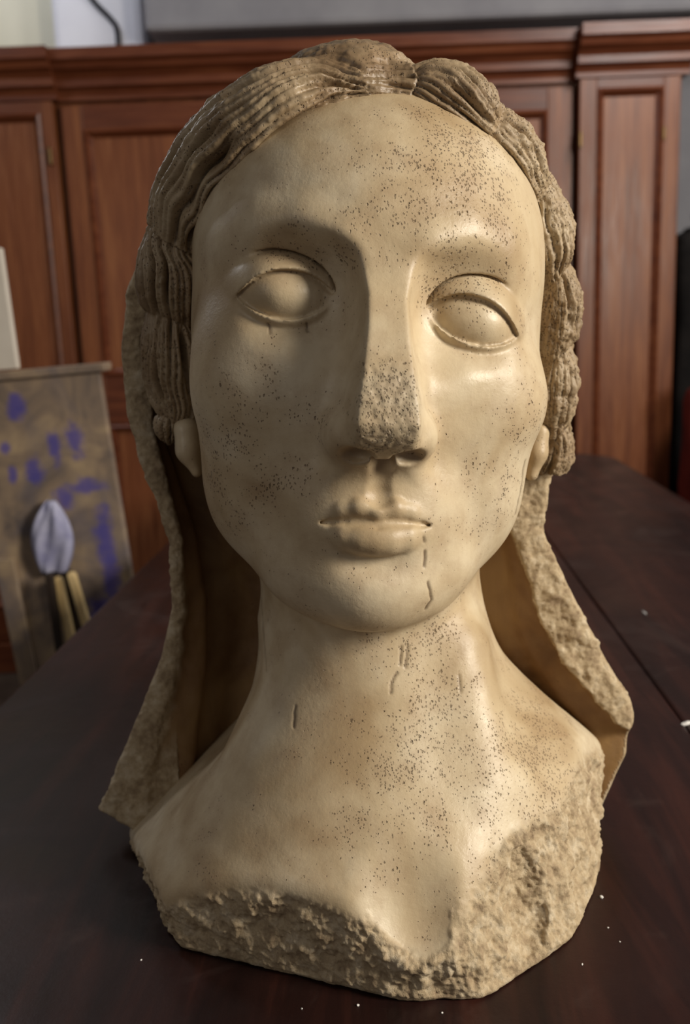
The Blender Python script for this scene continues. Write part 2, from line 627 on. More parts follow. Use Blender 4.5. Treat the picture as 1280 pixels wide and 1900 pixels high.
    for chain, k, cut in ((up, 0.0030, False), (dn, 0.0045, False), (ln, 0.0025, True)):
        for s in (-1, 1):
            for a, b in zip(chain[:-1], chain[1:]):
                A, B = (s * a[0], a[1], a[2]), (s * b[0], b[1], b[2])
                c = tuple((np.array(A) + B) / 2)
                H(lambda x, d, z, A=A, B=B, a=a, b=b: cone_local(x, d, z, A, B, a[3], b[3]), c, 0.025, k, cut)
    H(lambda x, d, z: cone_local(x, d, z, (0.001, 0.1195, -0.056), (0.001, 0.1180, -0.0765), 0.0072, 0.0105), (0, 0.119, -0.066), 0.026, 0.0018, True)
    


def at_xz(px, py, Y):
    return at(px, py, Y)


def sculpt_body(parent):
    V, Q = surface_nets(build_body, (-0.235, -0.125, -0.006), (0.25, 0.215, 0.60), 0.00115)
    V = relax(V, Q, 1, 0.5)
    N = vnormals(V, Q)
    nz = fbm(V, 60, 3, 2.0)
    # fractured faces: where the plinth planes bound the chest
    gp, gc = plinth(V), neck_chest(V)
    rough = sstep(-0.007, -0.002, gp + 0.004 * nz) * sstep(0.30, 0.2, V[:, 2]) * sstep(-0.002, -0.0075, gc)
    chip = np.minimum(ell((0.117, -0.076, 0.058), (0.026, 0.033, 0.054))[0](V), ell((0.170, -0.029, 0.062), (0.022, 0.032, 0.056))[0](V))
    rough = np.maximum(rough, sstep(0.005, 0.001, chip) * (V[:, 2] < 0.15))
    # the worn tip of the nose
    x, d, z = head_local(V)
    tip = sstep(0.026, 0.010, np.abs(x)) * sstep(-0.060, -0.045, z) * sstep(0.016, -0.016, z + 0.012 * nz) * sstep(0.118, 0.140, d)
    low = V[:, 2] < 0.004
    disp = np.zeros(len(V))
    m = rough > 0.01
    disp[m] = rough[m] * (0.0052 * fbm(V[m], 55, 4, 5.0, 0.64) + 0.0016 * fbm(V[m], 260, 2, 9.0))
    m = tip > 0.01
    disp[m] += tip[m] * 0.0011 * fbm(V[m], 200, 3, 3.0)
    disp += 0.0007 * fbm(V, 26, 2, 8.0) * (1 - rough)
    disp[low] *= 0.2
    V = V + N * disp[:, None]
    V[:, 2] = np.maximum(V[:, 2], 0.0)
    pits = 0.9 * tip
    for px, py, Y, r, a in [(820, 270, 0.0, .06, .45), (860, 470, 0, .05, .5), (740, 420, -.05, .05, .3), (480, 780, 0, .05, .5),
                            (900, 850, .03, .06, .4), (960, 1400, .02, .06, .75), (800, 1330, -.03, .05, .45), (700, 1440, -.04, .05, .4),
                            (560, 430, -.03, .04, .25), (780, 1180, .0, .04, .4), (620, 1000, -.04, .04, .1), (450, 900, .03, .05, .3),
                            (820, 1580, -.07, .05, .25), (880, 590, -.02, .02, .3), (860, 300, 0, .03, .4)]:
        c = at(px, py, Y)
        pits = pits + a * np.exp(-((V - c) ** 2 * [1, 0.4, 1]).sum(1) / (2 * (r * 0.6) ** 2)) * (N[:, 1] < 0.3)
    stain = np.zeros(len(V))
    cracks = [(1.0, [(786, 1018, -.04), (787, 1050, -.045)]), (1.0, [(793, 1076, -.04), (797, 1105, -.03), (786, 1122, -.03)]), (0.8, [(783, 990, -.04), (784, 1000, -.04)]),
              (1.0, [(745, 1200, .0), (743, 1235, -.005)]), (1.0, [(736, 1248, -.005), (726, 1268, -.01), (724, 1284, -.01)]), (0.8, [(757, 1200, .0), (752, 1240, -.005)]),
              (0.7, [(953, 840, .05), (950, 880, .05), (938, 935, .05)]), (0.8, [(548, 1310, .0), (545, 1340, .0)]),
              (0.7, [(845, 1235, .02), (847, 1260, .02)]), (0.8, [(503, 601, 0), (508, 618, 0)]), (0.8, [(572, 601, -.01), (572, 615, -.01)]),
              (0.35, [(478, 1130, .04), (495, 1240, .04)]), (0.5, [(880, 640, 0), (925, 636, 0)])]
    wob = 0.0012 * perlin(V, 160, 4)
    for amp, ln in cracks:
        pts = [at(*q) for q in ln]
        for a, b in zip(pts[:-1], pts[1:]):
            ab = b - a
            w = V - a
            h = np.clip((w[:, 0] * ab[0] + w[:, 2] * ab[2]) / (ab[0] ** 2 + ab[2] ** 2), 0, 1)
            dd = np.hypot(w[:, 0] - h * ab[0] + wob, w[:, 2] - h * ab[2])
            g = amp * np.exp(-(dd / 0.0008) ** 2) * (np.abs(w[:, 1] - h * ab[1]) < 0.05) * (N[:, 1] < 0.2)
            stain = np.maximum(stain, g)
    V = V - N * (0.0010 * stain)[:, None]
    return np_mesh('face_neck_and_chest', V, Q, M['stone'], parent, np.stack([rough + 0.12 * tip, pits, np.maximum(stain, 0.28 * tip)], 1))


# ------------------------------------------------------------------ the waved hair round the face
def spline(pts, per=6):
    P = np.asarray(pts, float)
    P = np.vstack([2 * P[0] - P[1], P, 2 * P[-1] - P[-2]])
    out = []
    for i in range(1, len(P) - 2):
        for t in np.linspace(0, 1, per, endpoint=False):
            a, b, c, d = P[i - 1:i + 3]
            out.append(0.5 * (2 * b + (c - a) * t + (2 * a - 5 * b + 4 * c - d) * t * t + (3 * b - a - 3 * c + d) * t ** 3))
    out.append(P[-2])
    return np.array(out)


def hair_path(rows, ys):
    """rows: measured x, y, depth of the front face, radius -> spline of (x, y, z, r) through the lock's middle"""
    return spline([np.append(at(px, py, Y) + [0, r * ys * 0.85, 0], r) for px, py, Y, r in rows], 5)


YS = 1.35
LOCK_L = hair_path([(645, 172, .010, .011), (590, 170, .006, .022), (525, 195, .002, .031), (462, 240, .010, .0355), (403, 298, .024, .0355),
                    (357, 358, .040, .0310), (332, 414, .054, .0245), (325, 447, .062, .0215), (320, 500, .064, .0270), (316, 545, .068, .0265),
                    (317, 588, .075, .0205), (318, 640, .075, .0225), (320, 700, .079, .0225), (324, 755, .086, .0180), (318, 800, .092, .0115)], YS)
LOCK_R = hair_path([(700, 168, .016, .011), (770, 162, .018, .017), (832, 176, .018, .0225), (882, 212, .022, .0215), (916, 246, .030, .0185), (952, 284, .038, .0205),
                    (978, 326, .046, .0170), (995, 352, .056, .0140), (1014, 410, .060, .0180), (1026, 460, .064, .0165), (1030, 505, .071, .0125),
                    (1039, 560, .071, .0155), (1041, 610, .075, .0145), (1036, 650, .080, .0115), (1035, 705, .080, .0150), (1034, 755, .084, .0130),
                    (1032, 800, .092, .0115), (1030, 850, .100, .0125), (1014, 886, .106, .008)], YS)
CAPC, CAPR = (0.020, 0.105, 0.440), (0.146, 0.135, 0.166)


def lock_pinches(L, pix):
    run = np.concatenate([[0], np.cumsum(np.linalg.norm(np.diff(L[:, :3], axis=0), axis=1))])
    out = [0.0]
    for px, py in pix:
        d = [np.hypot(*(at(px, py, q[1])[[0, 2]] - q[[0, 2]])) for q in L]
        out.append(run[int(np.argmin(d))])
    return np.array(out + [run[-1] + 0.01])


PINCH_L = lock_pinches(LOCK_L, [(322, 442), (310, 590), (318, 772)])
PINCH_R = lock_pinches(LOCK_R, [(765, 145), (915, 220), (1000, 345), (1033, 505), (1037, 650), (1033, 800)])


def build_hair(ev):
    ev.add(lambda p: smax(ell_local(p[..., 0], p[..., 1], p[..., 2], CAPC, CAPR),
                          np.interp(p[..., 2], [0.30, 0.47, 0.53, 0.58, 0.63], [0.10, 0.095, 0.06, 0.015, 0.0]) - p[..., 1], 0.02), None, 0, 0.01)
    ev.keep(lambda p: 0.33 - p[..., 2], 0.03)
    ev.add(*ell((0.013, 0.064, 0.572), (0.056, 0.050, 0.037)), 0.008)
    ev.add(*ell((0.020, 0.040, 0.567), (0.030, 0.036, 0.020)), 0.006)
    for L in (LOCK_L, LOCK_R):
        for a, b in zip(L[:-1], L[1:]):
            ev.add(*cone(a[:3], b[:3], a[3], b[3], YS), 0.006)


def lock_coords(V, L):
    """nearest place on a lock: distance, running length, angle round it"""
    best = np.full(len(V), 9.0)
    W, S, A, Bf = (np.zeros(len(V)) for _ in range(4))
    run = 0.0
    n = len(L) - 1
    tang = np.gradient(L[:, :3], axis=0)
    for i in range(n):
        a, b = L[i], L[i + 1]
        ab = b[:3] - a[:3]
        ln = np.linalg.norm(ab)
        near = np.nonzero(np.linalg.norm(V - (a + b)[:3] / 2, axis=1) < 0.075)[0]
        v = V[near]
        h = np.clip(((v - a[:3]) @ ab) / ln ** 2, 0, 1)
        w2 = (v - a[:3] - h[:, None] * ab) / [1, YS, 1]
        dd = np.linalg.norm(w2, axis=1) - (a[3] + (b[3] - a[3]) * h)
        best[near] = np.minimum(best[near], dd)
        t = ab / ln
        side = np.cross([0, 1, 0], t)
        side /= np.linalg.norm(side)
        front = np.cross(t, side)
        wt = np.exp(-np.clip(dd, -0.03, 0.08) / 0.0022)
        W[near] += wt
        S[near] += wt * (run + h * ln)
        A[near] += wt * (w2 @ side)
        Bf[near] += wt * (w2 @ front) * -1
        run += ln
    return best, S / (W + 1e-20), np.arctan2(A, Bf)


def sculpt_hair(parent):
    V, Q = surface_nets(build_hair, (-0.19, -0.03, 0.30), (0.225, 0.255, 0.63), 0.00115)
    V = relax(V, Q, 1, 0.5)
    N = vnormals(V, Q)
    disp = np.zeros(len(V))
    for L, sg, amp, pin in ((LOCK_L, 1, 1.0, PINCH_L), (LOCK_R, -1, 0.8, PINCH_R)):
        dd, s, ang = lock_coords(V, L)
        m = dd < 0.012
        s, ang = s[m], ang[m]
        near = sstep(0.012, 0.003, dd[m])
        right = sstep(0.06, 0.14, V[m][:, 0])
        s = s + 0.009 * sg * np.sin(ang + 0.4) * sstep(0.06, 0.12, s) + 0.004 * perlin(np.stack([s * 8, ang * 1.2, 0 * s], 1), 1.0, 9.0)
        b = np.clip(np.searchsorted(pin, s) - 1, 0, len(pin) - 2)
        t = np.clip((s - pin[b]) / (pin[b + 1] - pin[b]), 0, 1)
        bulge = np.sqrt(np.clip(4 * t * (1 - t), 0, 1))
        first = (b == 0)
        sa = np.stack([s * 30, ang * 0.9, b * 2.3 + 3.0 * sg], 1)
        ph = ang * 7.6 + sg * (t - 0.5) * (1.6 + 0.8 * np.sin(b * 2.1)) + b * 1.9 + 2.6 * perlin(sa, 1.0, 1.0)
        st = 1 - np.abs(np.sin(ph))
        sb = np.stack([s * 32, ang * 2.0, b * 3.1 + 8.0 * sg], 1)
        fine = 1 - np.abs(np.sin(ph * 2.6 + 1.3 + 2.2 * perlin(sb, 1.0, 3.0)))
        deep = 0.2 + 1.5 * sstep(-0.2, 0.4, perlin(sb, 0.9, 6.0))
        disp[m] += near * (amp * (1 - 0.45 * right) * bulge ** 0.7 * (-0.0110 * deep * st ** 1.5 - 0.0036 * fine ** 1.6) + np.where(first, 0.0, 0.0065 * (bulge - 0.72)))
    top = sstep(0.545, 0.56, V[:, 2]) * sstep(0.02, 0.04, V[:, 1])
    disp += (0.0013 + 0.0016 * sstep(0.06, 0.14, V[:, 0])) * fbm(V, 90, 3, 4.0, 0.7) + top * 0.0022 * fbm(V * [1.0, 1, 1.6], 48, 2, 11.0)
    V = V + N * disp[:, None]
    right = sstep(0.03, 0.10, V[:, 0])
    rough = 0.25 * right + 0.0 * V[:, 0]
    pits = 0.25 + 0.25 * right
    stain = 0 * disp
    return np_mesh('waved_hair', V, Q, M['hair'], parent, np.stack([rough, pits, stain], 1))


# ------------------------------------------------------------------ long hair falling behind the neck
OLZ = [0.0, 0.029, 0.066, 0.114, 0.152, 0.195, 0.25, 0.282, 0.322, 0.362, 0.409, 0.47, 0.55]
OLX = [-0.170, -0.217, -0.200, -0.177, -0.160, -0.148, -0.146, -0.153, -0.165, -0.172, -0.172, -0.158, -0.10]
ORZ = [0.0, 0.054, 0.088, 0.103, 0.134, 0.173, 0.221, 0.247, 0.29, 0.316, 0.433, 0.50, 0.55]
ORX = [0.205, 0.232, 0.238, 0.235, 0.217, 0.198, 0.175, 0.163, 0.168, 0.180, 0.178, 0.15, 0.11]
ILZ = [0.0, 0.039, 0.089, 0.137, 0.194, 0.254, 0.3, 0.344, 0.408, 0.45]
ILX = [-0.150, -0.161, -0.154, -0.143, -0.137, -0.139, -0.150, -0.161, -0.165, -0.156]
IRZ = [0.0, 0.069, 0.099, 0.134, 0.173, 0.216, 0.251, 0.30, 0.35, 0.45]
IRX = [0.20, 0.225, 0.196, 0.169, 0.150, 0.141, 0.128, 0.140, 0.150, 0.15]


def rim_y(z):
    return np.interp(z, [0.0, 0.05, 0.15, 0.40, 0.5], [0.095, 0.105, 0.125, 0.125, 0.11])


def build_fall(ev):
    def outer(p):
        x, y, z = p[..., 0], p[..., 1], p[..., 2]
        xl, xr = np.interp(z, OLZ, OLX), np.interp(z, ORZ, ORX)
        w, c = (xr - xl) / 2, (xl + xr) / 2
        y0 = rim_y(z) + 0.01
        b = 0.125
        e = (np.sqrt(((x - c) / w) ** 2 + ((y - y0) / b) ** 2) - 1) * np.minimum(w, b)
        e = smax(e, rim_y(z) - y, 0.006)
        e = smax(e, z - 0.50, 0.05)
        return smax(e, -z, 0.004)
    ev.add(outer, None, 0, 0.001)

    def inner(p):
        x, y, z = p[..., 0], p[..., 1], p[..., 2]
        xl, xr = np.interp(z, ILZ, ILX), np.interp(z, IRZ, IRX)
        w, c = (xr - xl) / 2, (xl + xr) / 2
        th = np.arctan2((x - c) / w, (y - rim_y(z)) / 0.07)
        fold = 1 + 0.055 * np.cos(th * 8 + z * 6) + 0.022 * np.cos(th * 17 + 1.0 - z * 9)
        e = (np.sqrt(((x - c) / w) ** 2 + ((y - rim_y(z)) / 0.070) ** 2) - fold) * 0.07
        return smax(e, z - 0.445, 0.03)
    ev.cut(inner, None, 0, 0.005)


def sculpt_fall(parent):
    V, Q = surface_nets(build_fall, (-0.24, 0.07, -0.006), (0.26, 0.27, 0.53), 0.0014)
    V = relax(V, Q, 2, 0.5)
    N = vnormals(V, Q)
    rim = sstep(0.009, 0.003, V[:, 1] - rim_y(V[:, 2]) + 0.004 * fbm(V, 45, 2, 2.0))
    rim = np.maximum(rim, sstep(0.10, 0.05, V[:, 2]) * (V[:, 0] < -0.15))
    outer = ((V[:, 0] - 0.02) * N[:, 0] > 0.02)
    disp = rim * ((0.0024 + 0.0016 * (V[:, 0] > 0)) * fbm(V, 60, 4, 5.0, 0.65) + 0.0010 * fbm(V, 220, 2, 9.0)) + 0.0006 * fbm(V, 60, 2, 7.0)
    V = V + N * disp[:, None]
    V[:, 2] = np.maximum(V[:, 2], 0.0)
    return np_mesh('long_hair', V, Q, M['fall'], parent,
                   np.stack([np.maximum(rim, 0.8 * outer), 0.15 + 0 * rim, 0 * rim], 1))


def sculpt_ear(parent, rows, ys):
    pts = [np.append(at(px, py, Y), r) for px, py, Y, r in rows]

    def build(ev):
        for a, b in zip(pts[:-1], pts[1:]):
            ev.add(*cone(a[:3], b[:3], a[3], b[3], ys), 0.006)
    A = np.array(pts)
    V, Q = surface_nets(build, A[:, :3].min(0) - 0.03, A[:, :3].max(0) + 0.03, 0.0012)
    V = relax(V, Q, 2)
    return np_mesh('ear_lobe', V, Q, M['stone'], parent, np.zeros((len(V), 3)))


def empty(name, loc, label, cat, group=None):
    o = bpy.data.objects.new(name, None)
    COL.objects.link(o)
    o.location = loc
    o['label'] = label
    o['category'] = cat
    if group:
        o['group'] = group
    return o


bust = empty('plaster_bust', (0, 0, 0), 'large cream plaster bust of a woman with blank eyes and waved hair on the table', 'bust')
sculpt_body(bust)['label'] = 'cream pitted face, neck and chest with a broken lower edge'
sculpt_hair(bust)['label'] = 'wavy parted hair framing the face, grey-brown'
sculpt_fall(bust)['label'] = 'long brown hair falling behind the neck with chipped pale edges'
sculpt_ear(bust, [(346, 796, .092, .0100), (351, 836, .089, .0090), (365, 876, .084, .0040)], 1.4)
sculpt_ear(bust, [(1000, 800, .092, .008), (994, 840, .090, .008), (986, 880, .088, .005)], 1.3)


# ------------------------------------------------------------------ plain meshes for the room and its things
import bmesh


def box_bm(bm, lo, hi, bevel=0.0, seg=2):
    r = bmesh.ops.create_cube(bm, size=1.0)
    vs = r['verts']
    for v in vs:
        v.co = Vector([lo[i] + (v.co[i] + 0.5) * (hi[i] - lo[i]) for i in range(3)])
    if bevel > 0:
        es = list({e for v in vs for e in v.link_edges})
        bmesh.ops.bevel(bm, geom=es, offset=bevel, segments=seg, profile=0.5, affect='EDGES')


def obj(name, bm, mat, parent=None, smooth=False):
    me = bpy.data.meshes.new(name)
    bm.to_mesh(me)
    bm.free()
    if smooth:
        for p in me.polygons:
            p.use_smooth = True
    me.materials.append(mat)
    o = bpy.data.objects.new(name, me)
    COL.objects.link(o)
    if parent:
        o.parent = parent
    return o


def box(name, lo, hi, mat, parent=None, bevel=0.0, seg=2):
    bm = bmesh.new()
    box_bm(bm, lo, hi, bevel, seg)
    return obj(name, bm, mat, parent)


def struct(o):
    o['kind'] = 'structure'
    return o


def extrude_profile(name, prof, x0, x1, mat, parent=None):
    """a moulding: profile in (y, z) drawn along x"""
    bm = bmesh.new()
    A = [bm.verts.new((x0, y, z)) for y, z in prof]
    B = [bm.verts.new((x1, y, z)) for y, z in prof]
    n = len(prof)
    for i in range(n):
        bm.faces.new((A[i], A[(i + 1) % n], B[(i + 1) % n], B[i]))
    bm.faces.new(A[::-1])
    bm.faces.new(B)
    bmesh.ops.recalc_face_normals(bm, faces=bm.faces)
    return obj(name, bm, mat, parent)


def frame_bm(x0, x1, z0, z1, w, y_out, y_in):
    """mitred moulding round a panel: outer edge at y_out, sloping to y_in"""
    bm = bmesh.new()
    rows = []
    for k, (o, y) in enumerate(((0, y_out), (w * 0.35, y_out - 0.006), (w * 0.7, (y_out + y_in) / 2), (w, y_in))):
        rows.append([bm.verts.new(c) for c in ((x0 + o, y, z0 + o), (x1 - o, y, z0 + o), (x1 - o, y, z1 - o), (x0 + o, y, z1 - o))])
    for a, b in zip(rows[:-1], rows[1:]):
        for i in range(4):
            bm.faces.new((a[i], a[(i + 1) % 4], b[(i + 1) % 4], b[i]))
    bmesh.ops.recalc_face_normals(bm, faces=bm.faces)
    return bm


M['cab'] = wood_material('cabinet_wood', srgb(80, 40, 22), srgb(116, 65, 37), srgb(146, 90, 52), 0.36)
M['cab_dark'] = wood_material('cabinet_moulding', srgb(70, 33, 19), srgb(102, 53, 31), srgb(128, 74, 44), 0.34, (1.2, 18, 18))
M['panel'] = wood_material('cabinet_panel', srgb(86, 45, 25), srgb(122, 70, 41), srgb(152, 97, 59), 0.34)
M['brass'] = NT('dull_brass').out(srgb(120, 95, 62), 0.35)
M['brass'].node_tree.nodes['Principled BSDF'].inputs['Metallic'].default_value = 0.8


def wall_material(name, a, b, scale=3.0):
    m = NT(name)
    v = m.coord()
    n = m.noise(v, scale, 5.0, 0.6)
    return m.out(m.ramp(n, [(0.3, a), (0.7, b)]), 0.85, m.bump(m.noise(v, 40.0, 4.0), 0.2, 0.004), 0.2)


M['wall'] = wall_material('grey_plaster', srgb(128, 126, 130), srgb(148, 146, 148))
M['white_wall'] = wall_material('white_plaster', srgb(224, 224, 232), srgb(236, 236, 242))
M['cream_wall'] = wall_material('cream_plaster_wall', srgb(222, 218, 196), srgb(232, 228, 208))
M['floor'] = wall_material('worn_floor', srgb(60, 48, 40), srgb(84, 70, 58), 6.0)

FLOOR_Z = -0.80
struct(box('floor', (-3.2, -2.6, FLOOR_Z - 0.05), (3.2, 3.5, FLOOR_Z), M['floor']))
struct(box('wall_back', (-3.2, 3.5, FLOOR_Z), (3.2, 3.6, 2.6), M['wall']))

# ------------------------------------------------------------------ the big wooden cabinet
CY = 2.70
cab = empty('wooden_cabinet', (0, CY, FLOOR_Z), 'wide reddish brown panelled wooden cabinet with moulded cornice behind the bust', 'cabinet')


def cpart(o):
    o.location = o.location - Vector((0, CY, FLOOR_Z))
    return o


BAYS = [('left', -2.05, -0.915, 0.0), ('mid', -0.915, 0.828, 0.03), ('right', 0.828, 1.165, -0.02)]
cpart(box('carcass', (-2.05, CY + 0.06, FLOOR_Z), (1.160, CY + 0.62, 1.20), M['cab'], cab))


def cornice(x0, x1, dy):
    y = CY + dy
    prof = [(y + 0.40, 1.343), (y - 0.085, 1.343), (y - 0.085, 1.308), (y - 0.070, 1.300), (y - 0.062, 1.284), (y - 0.042, 1.272), (y - 0.030, 1.258),
            (y - 0.030, 1.236), (y - 0.012, 1.228), (y - 0.004, 1.212), (y - 0.004, 1.198), (y + 0.40, 1.198)]
    return cpart(extrude_profile('cornice', prof, x0, x1, M['cab_dark'], cab))


cornice(-2.08, -0.905, 0.0)
cornice(-0.905, 0.818, 0.03)
cornice(0.818, 1.195, -0.02)


def door(x0, x1, z0, z1, y, panels, stile_l, stile_r, knob=None):
    """a framed door: stiles, rails, sunk panels with mouldings"""
    root = cpart(box('door', (x0, y + 0.018, z0), (x1, y + 0.03, z1), M['cab'], cab))

    def sub(o):
        o.location = o.location - root.location - Vector((0, CY, FLOOR_Z))
        o.parent = root
        return o
    base = root.location.copy()

    def mk(o):
        o.parent = root
        o.location = -Vector((0, 0, 0))
        return o
    for a, b in ((x0, x0 + stile_l), (x1 - stile_r, x1)):
        mk(box('stile', (a, y, z0), (b, y + 0.02, z1), M['cab'], root, 0.002))
    zs = [z0] + [q for p in panels for q in p] + [z1]
    for k in range(0, len(zs), 2):
        mk(box('rail', (x0 + stile_l, y + 0.001, zs[k]), (x1 - stile_r, y + 0.02, zs[k + 1]), M['cab_dark'], root, 0.002))
    for p0, p1 in panels:
        mk(box('panel', (x0 + stile_l, y + 0.012, p0), (x1 - stile_r, y + 0.018, p1), M['panel'], root))
        mk(obj('panel_moulding', frame_bm(x0 + stile_l, x1 - stile_r, p0, p1, 0.026, y - 0.004, y + 0.012), M['cab_dark'], root))
    for (kx, kz, kw, kh) in (knob or []):
        mk(box('hinge', (kx - kw, y - 0.012, kz - kh), (kx + kw, y + 0.004, kz + kh), M['brass'], root, 0.004))
    return root


door(-1.60, -0.925, FLOOR_Z + 0.12, 1.195, CY + 0.0, [(FLOOR_Z + 0.25, 0.10), (0.27, 1.157)], 0.09, 0.04, [(-0.944, 1.02, 0.007, 0.028)])
door(-0.905, -0.045, FLOOR_Z + 0.12, 1.185, CY + 0.03, [(FLOOR_Z + 0.25, 0.107), (0.28, 1.105)], 0.072, 0.10)
door(-0.04, 0.822, FLOOR_Z + 0.12, 1.185, CY + 0.03, [(FLOOR_Z + 0.25, 0.107), (0.28, 1.113)], 0.10, 0.086)
door(0.832, 1.163, FLOOR_Z + 0.12, 1.195, CY - 0.02, [(FLOOR_Z + 0.25, 1.163)], 0.057, 0.052, [(0.834, 1.004, 0.006, 0.026), (1.112, 1.014, 0.006, 0.022)])
for n, x0, x1, dy in BAYS:
    cpart(box('plinth', (x0, CY + dy - 0.01, FLOOR_Z), (x1, CY + dy + 0.2, FLOOR_Z + 0.115), M['cab_dark'], cab, 0.004))
cpart(box('side_post', (1.150, CY - 0.018, FLOOR_Z), (1.168, CY + 0.6, 1.20), M['cab'], cab, 0.003))

# ------------------------------------------------------------------ wall and vault above the cabinet
struct(box('trim_1', (-0.66, 3.05, 1.50), (3.1, 3.5, 2.05), M['wall'], None, 0.02))
struct(box('trim_2', (-1.05, 3.25, 1.2), (-0.70, 3.5, 2.3), M['white_wall'], None, 0.03))
struct(box('trim_3', (-3.19, 3.40, FLOOR_Z), (-1.052, 3.5, 2.6), M['cream_wall'], None, 0.01))
struct(box('wall_left', (-3.3, -2.6, FLOOR_Z), (-3.2, 3.6, 2.6), M['wall']))
struct(box('wall_right', (3.2, -2.6, FLOOR_Z), (3.3, 3.6, 2.6), M['wall']))


# ------------------------------------------------------------------ the table
def table_material():
    m = NT('dark_polished_wood')
    v = m.coord((9, 0.9, 9))
    a = m.noise(v, 2.2, 6.0, 0.62, 0.8)
    col = m.ramp(a, [(0.32, srgb(22, 11, 10)), (0.52, srgb(38, 19, 16)), (0.72, srgb(60, 31, 24))])
    w = m.coord()
    smear = m.noise(w, 5.0, 6.0, 0.65, 1.2)
    col = m.mix(m.mrange(smear, 0.55, 0.78, 0.0, 0.22), col, srgb(112, 92, 84))
    r = m.mrange(smear, 0.35, 0.7, 0.30, 0.50)
    return m.out(col, r, m.bump(m.noise(w, 60.0, 5.0, 0.7), 0.12, 0.002), 0.3)


M['table'] = table_material()
TR = 0.057
tab = empty('wooden_table', (0.0, 0.0, FLOOR_Z), 'long dark brown polished wooden table under the bust', 'table')
tab.rotation_euler = (0, 0, -TR)


def tpart(o):
    o.location = (0, 0, -FLOOR_Z)
    return o


def plank(x0, x1, y0, y1, cut_right):
    """one board of the top, far outer corner rounded"""
    bm = bmesh.new()
    r = 0.16
    pts = [(x0, y0), (x1, y0)]
    if cut_right:
        for k in range(9):
            a = k / 8 * math.pi / 2
            pts.append((x1 - r + r * math.cos(a), y1 - r + r * math.sin(a)))
        pts.append((x0, y1))
    else:
        pts += [(x1, y1), (x0, y1)]
    top = [bm.verts.new((x, y, 0.0)) for x, y in pts]
    bot = [bm.verts.new((x, y, -0.038)) for x, y in pts]
    bm.faces.new(top)
    bm.faces.new(bot[::-1])
    n = len(pts)
    for i in range(n):
        bm.faces.new((top[i], bot[i], bot[(i + 1) % n], top[(i + 1) % n]))
    bmesh.ops.recalc_face_normals(bm, faces=bm.faces)
    bmesh.ops.bevel(bm, geom=[e for e in bm.edges if all(v.co.z > -0.001 for v in e.verts)], offset=0.0035, segments=2, profile=0.5, affect='EDGES')
    return tpart(obj('plank', bm, M['table'], tab))


plank(-0.437, 0.3285, -1.2, 2.36, False)
plank(0.3291, 0.700, -1.2, 2.36, True)
for x0, x1, y0, y1 in ((-0.36, 0.62, -1.1, -1.07), (-0.36, 0.62, 2.17, 2.20), (-0.36, -0.33, -1.07, 2.17), (0.59, 0.62, -1.07, 2.17)):
    tpart(box('apron', (x0, y0, -0.14), (x1, y1, -0.039), M['table'], tab, 0.003))
for x in (-0.39, 0.60):
    for y in (-1.12, 2.16):
        tpart(box('leg', (x, y, FLOOR_Z), (x + 0.06, y + 0.06, -0.039), M['table'], tab, 0.005))


# ------------------------------------------------------------------ things beside the table
def root_at(name, loc, label, cat, group=None):
    return empty(name, loc, label, cat, group)


def wpart(o, root):
    """a mesh made in world coordinates becomes a part of root"""
    o.parent = root
    o.location = -Vector(root.location)
    return o


def tag(o, label, cat, group=None):
    o['label'] = label
    o['category'] = cat
    if group:
        o['group'] = group
    return o


def painted_material():
    m = NT('paint_stained_board')
    v = m.coord()
    base = m.ramp(m.noise(v, 9.0, 5.0, 0.6, 0.8), [(0.30, srgb(98, 88, 84)), (0.50, srgb(146, 126, 106)), (0.72, srgb(184, 160, 126))])
    grey = m.mrange(m.noise(v, 5.0, 4.0, 0.6, 0.5), 0.48, 0.62, 0.0, 0.6)
    col = m.mix(grey, base, srgb(104, 98, 106))
    sep = m.n('ShaderNodeSeparateXYZ')
    m.l(v, sep.inputs[0])
    wob = m.noise(v, 26.0, 5.0, 0.65)
    tot = None
    for px, py, rx, rz in ((65, 875, 14, 18), (140, 815, 16, 26), (160, 905, 30, 14), (192, 985, 14, 50), (205, 1065, 14, 55), (190, 1130, 22, 26),
                           (30, 750, 14, 24), (10, 830, 8, 10), (24, 880, 7, 14), (120, 925, 14, 16), (172, 1150, 22, 18), (100, 830, 10, 22)):
        c = at(px, py, 1.30)
        k = 0.00113
        a = m.math('MULTIPLY', m.math('SUBTRACT', sep.outputs[0], float(c[0])), 1.0 / (rx * k))
        b = m.math('MULTIPLY', m.math('SUBTRACT', sep.outputs[2], float(c[2])), 1.0 / (rz * k))
        d = m.math('SQRT', m.math('ADD', m.math('MULTIPLY', a, a), m.math('MULTIPLY', b, b)))
        d = m.math('ADD', d, m.math('MULTIPLY', m.math('SUBTRACT', wob, 0.5), 3.2))
        q = m.mrange(d, 0.45, 1.6, 1.0, 0.0, True)
        tot = q if tot is None else m.math('MAXIMUM', tot, q)
    col = m.mix(m.math('MULTIPLY', tot, 0.72), col, srgb(70, 66, 160))
    return m.out(col, 0.7, m.bump(wob, 0.3, 0.003), 0.3)


def slab(name, pts, y, t, mat, bevel=0.003):
    """flat board: outline in (x, z), front face at y, thickness t"""
    bm = bmesh.new()
    A = [bm.verts.new((x, y, z)) for x, z in pts]
    B = [bm.verts.new((x, y + t, z)) for x, z in pts]
    n = len(pts)
    bm.faces.new(A)
    bm.faces.new(B[::-1])
    for i in range(n):
        bm.faces.new((A[i], B[i], B[(i + 1) % n], A[(i + 1) % n]))
    bmesh.ops.recalc_face_normals(bm, faces=bm.faces)
    if bevel:
        bmesh.ops.bevel(bm, geom=list(bm.edges), offset=bevel, segments=2, profile=0.5, affect='EDGES')
    return obj(name, bm, mat)


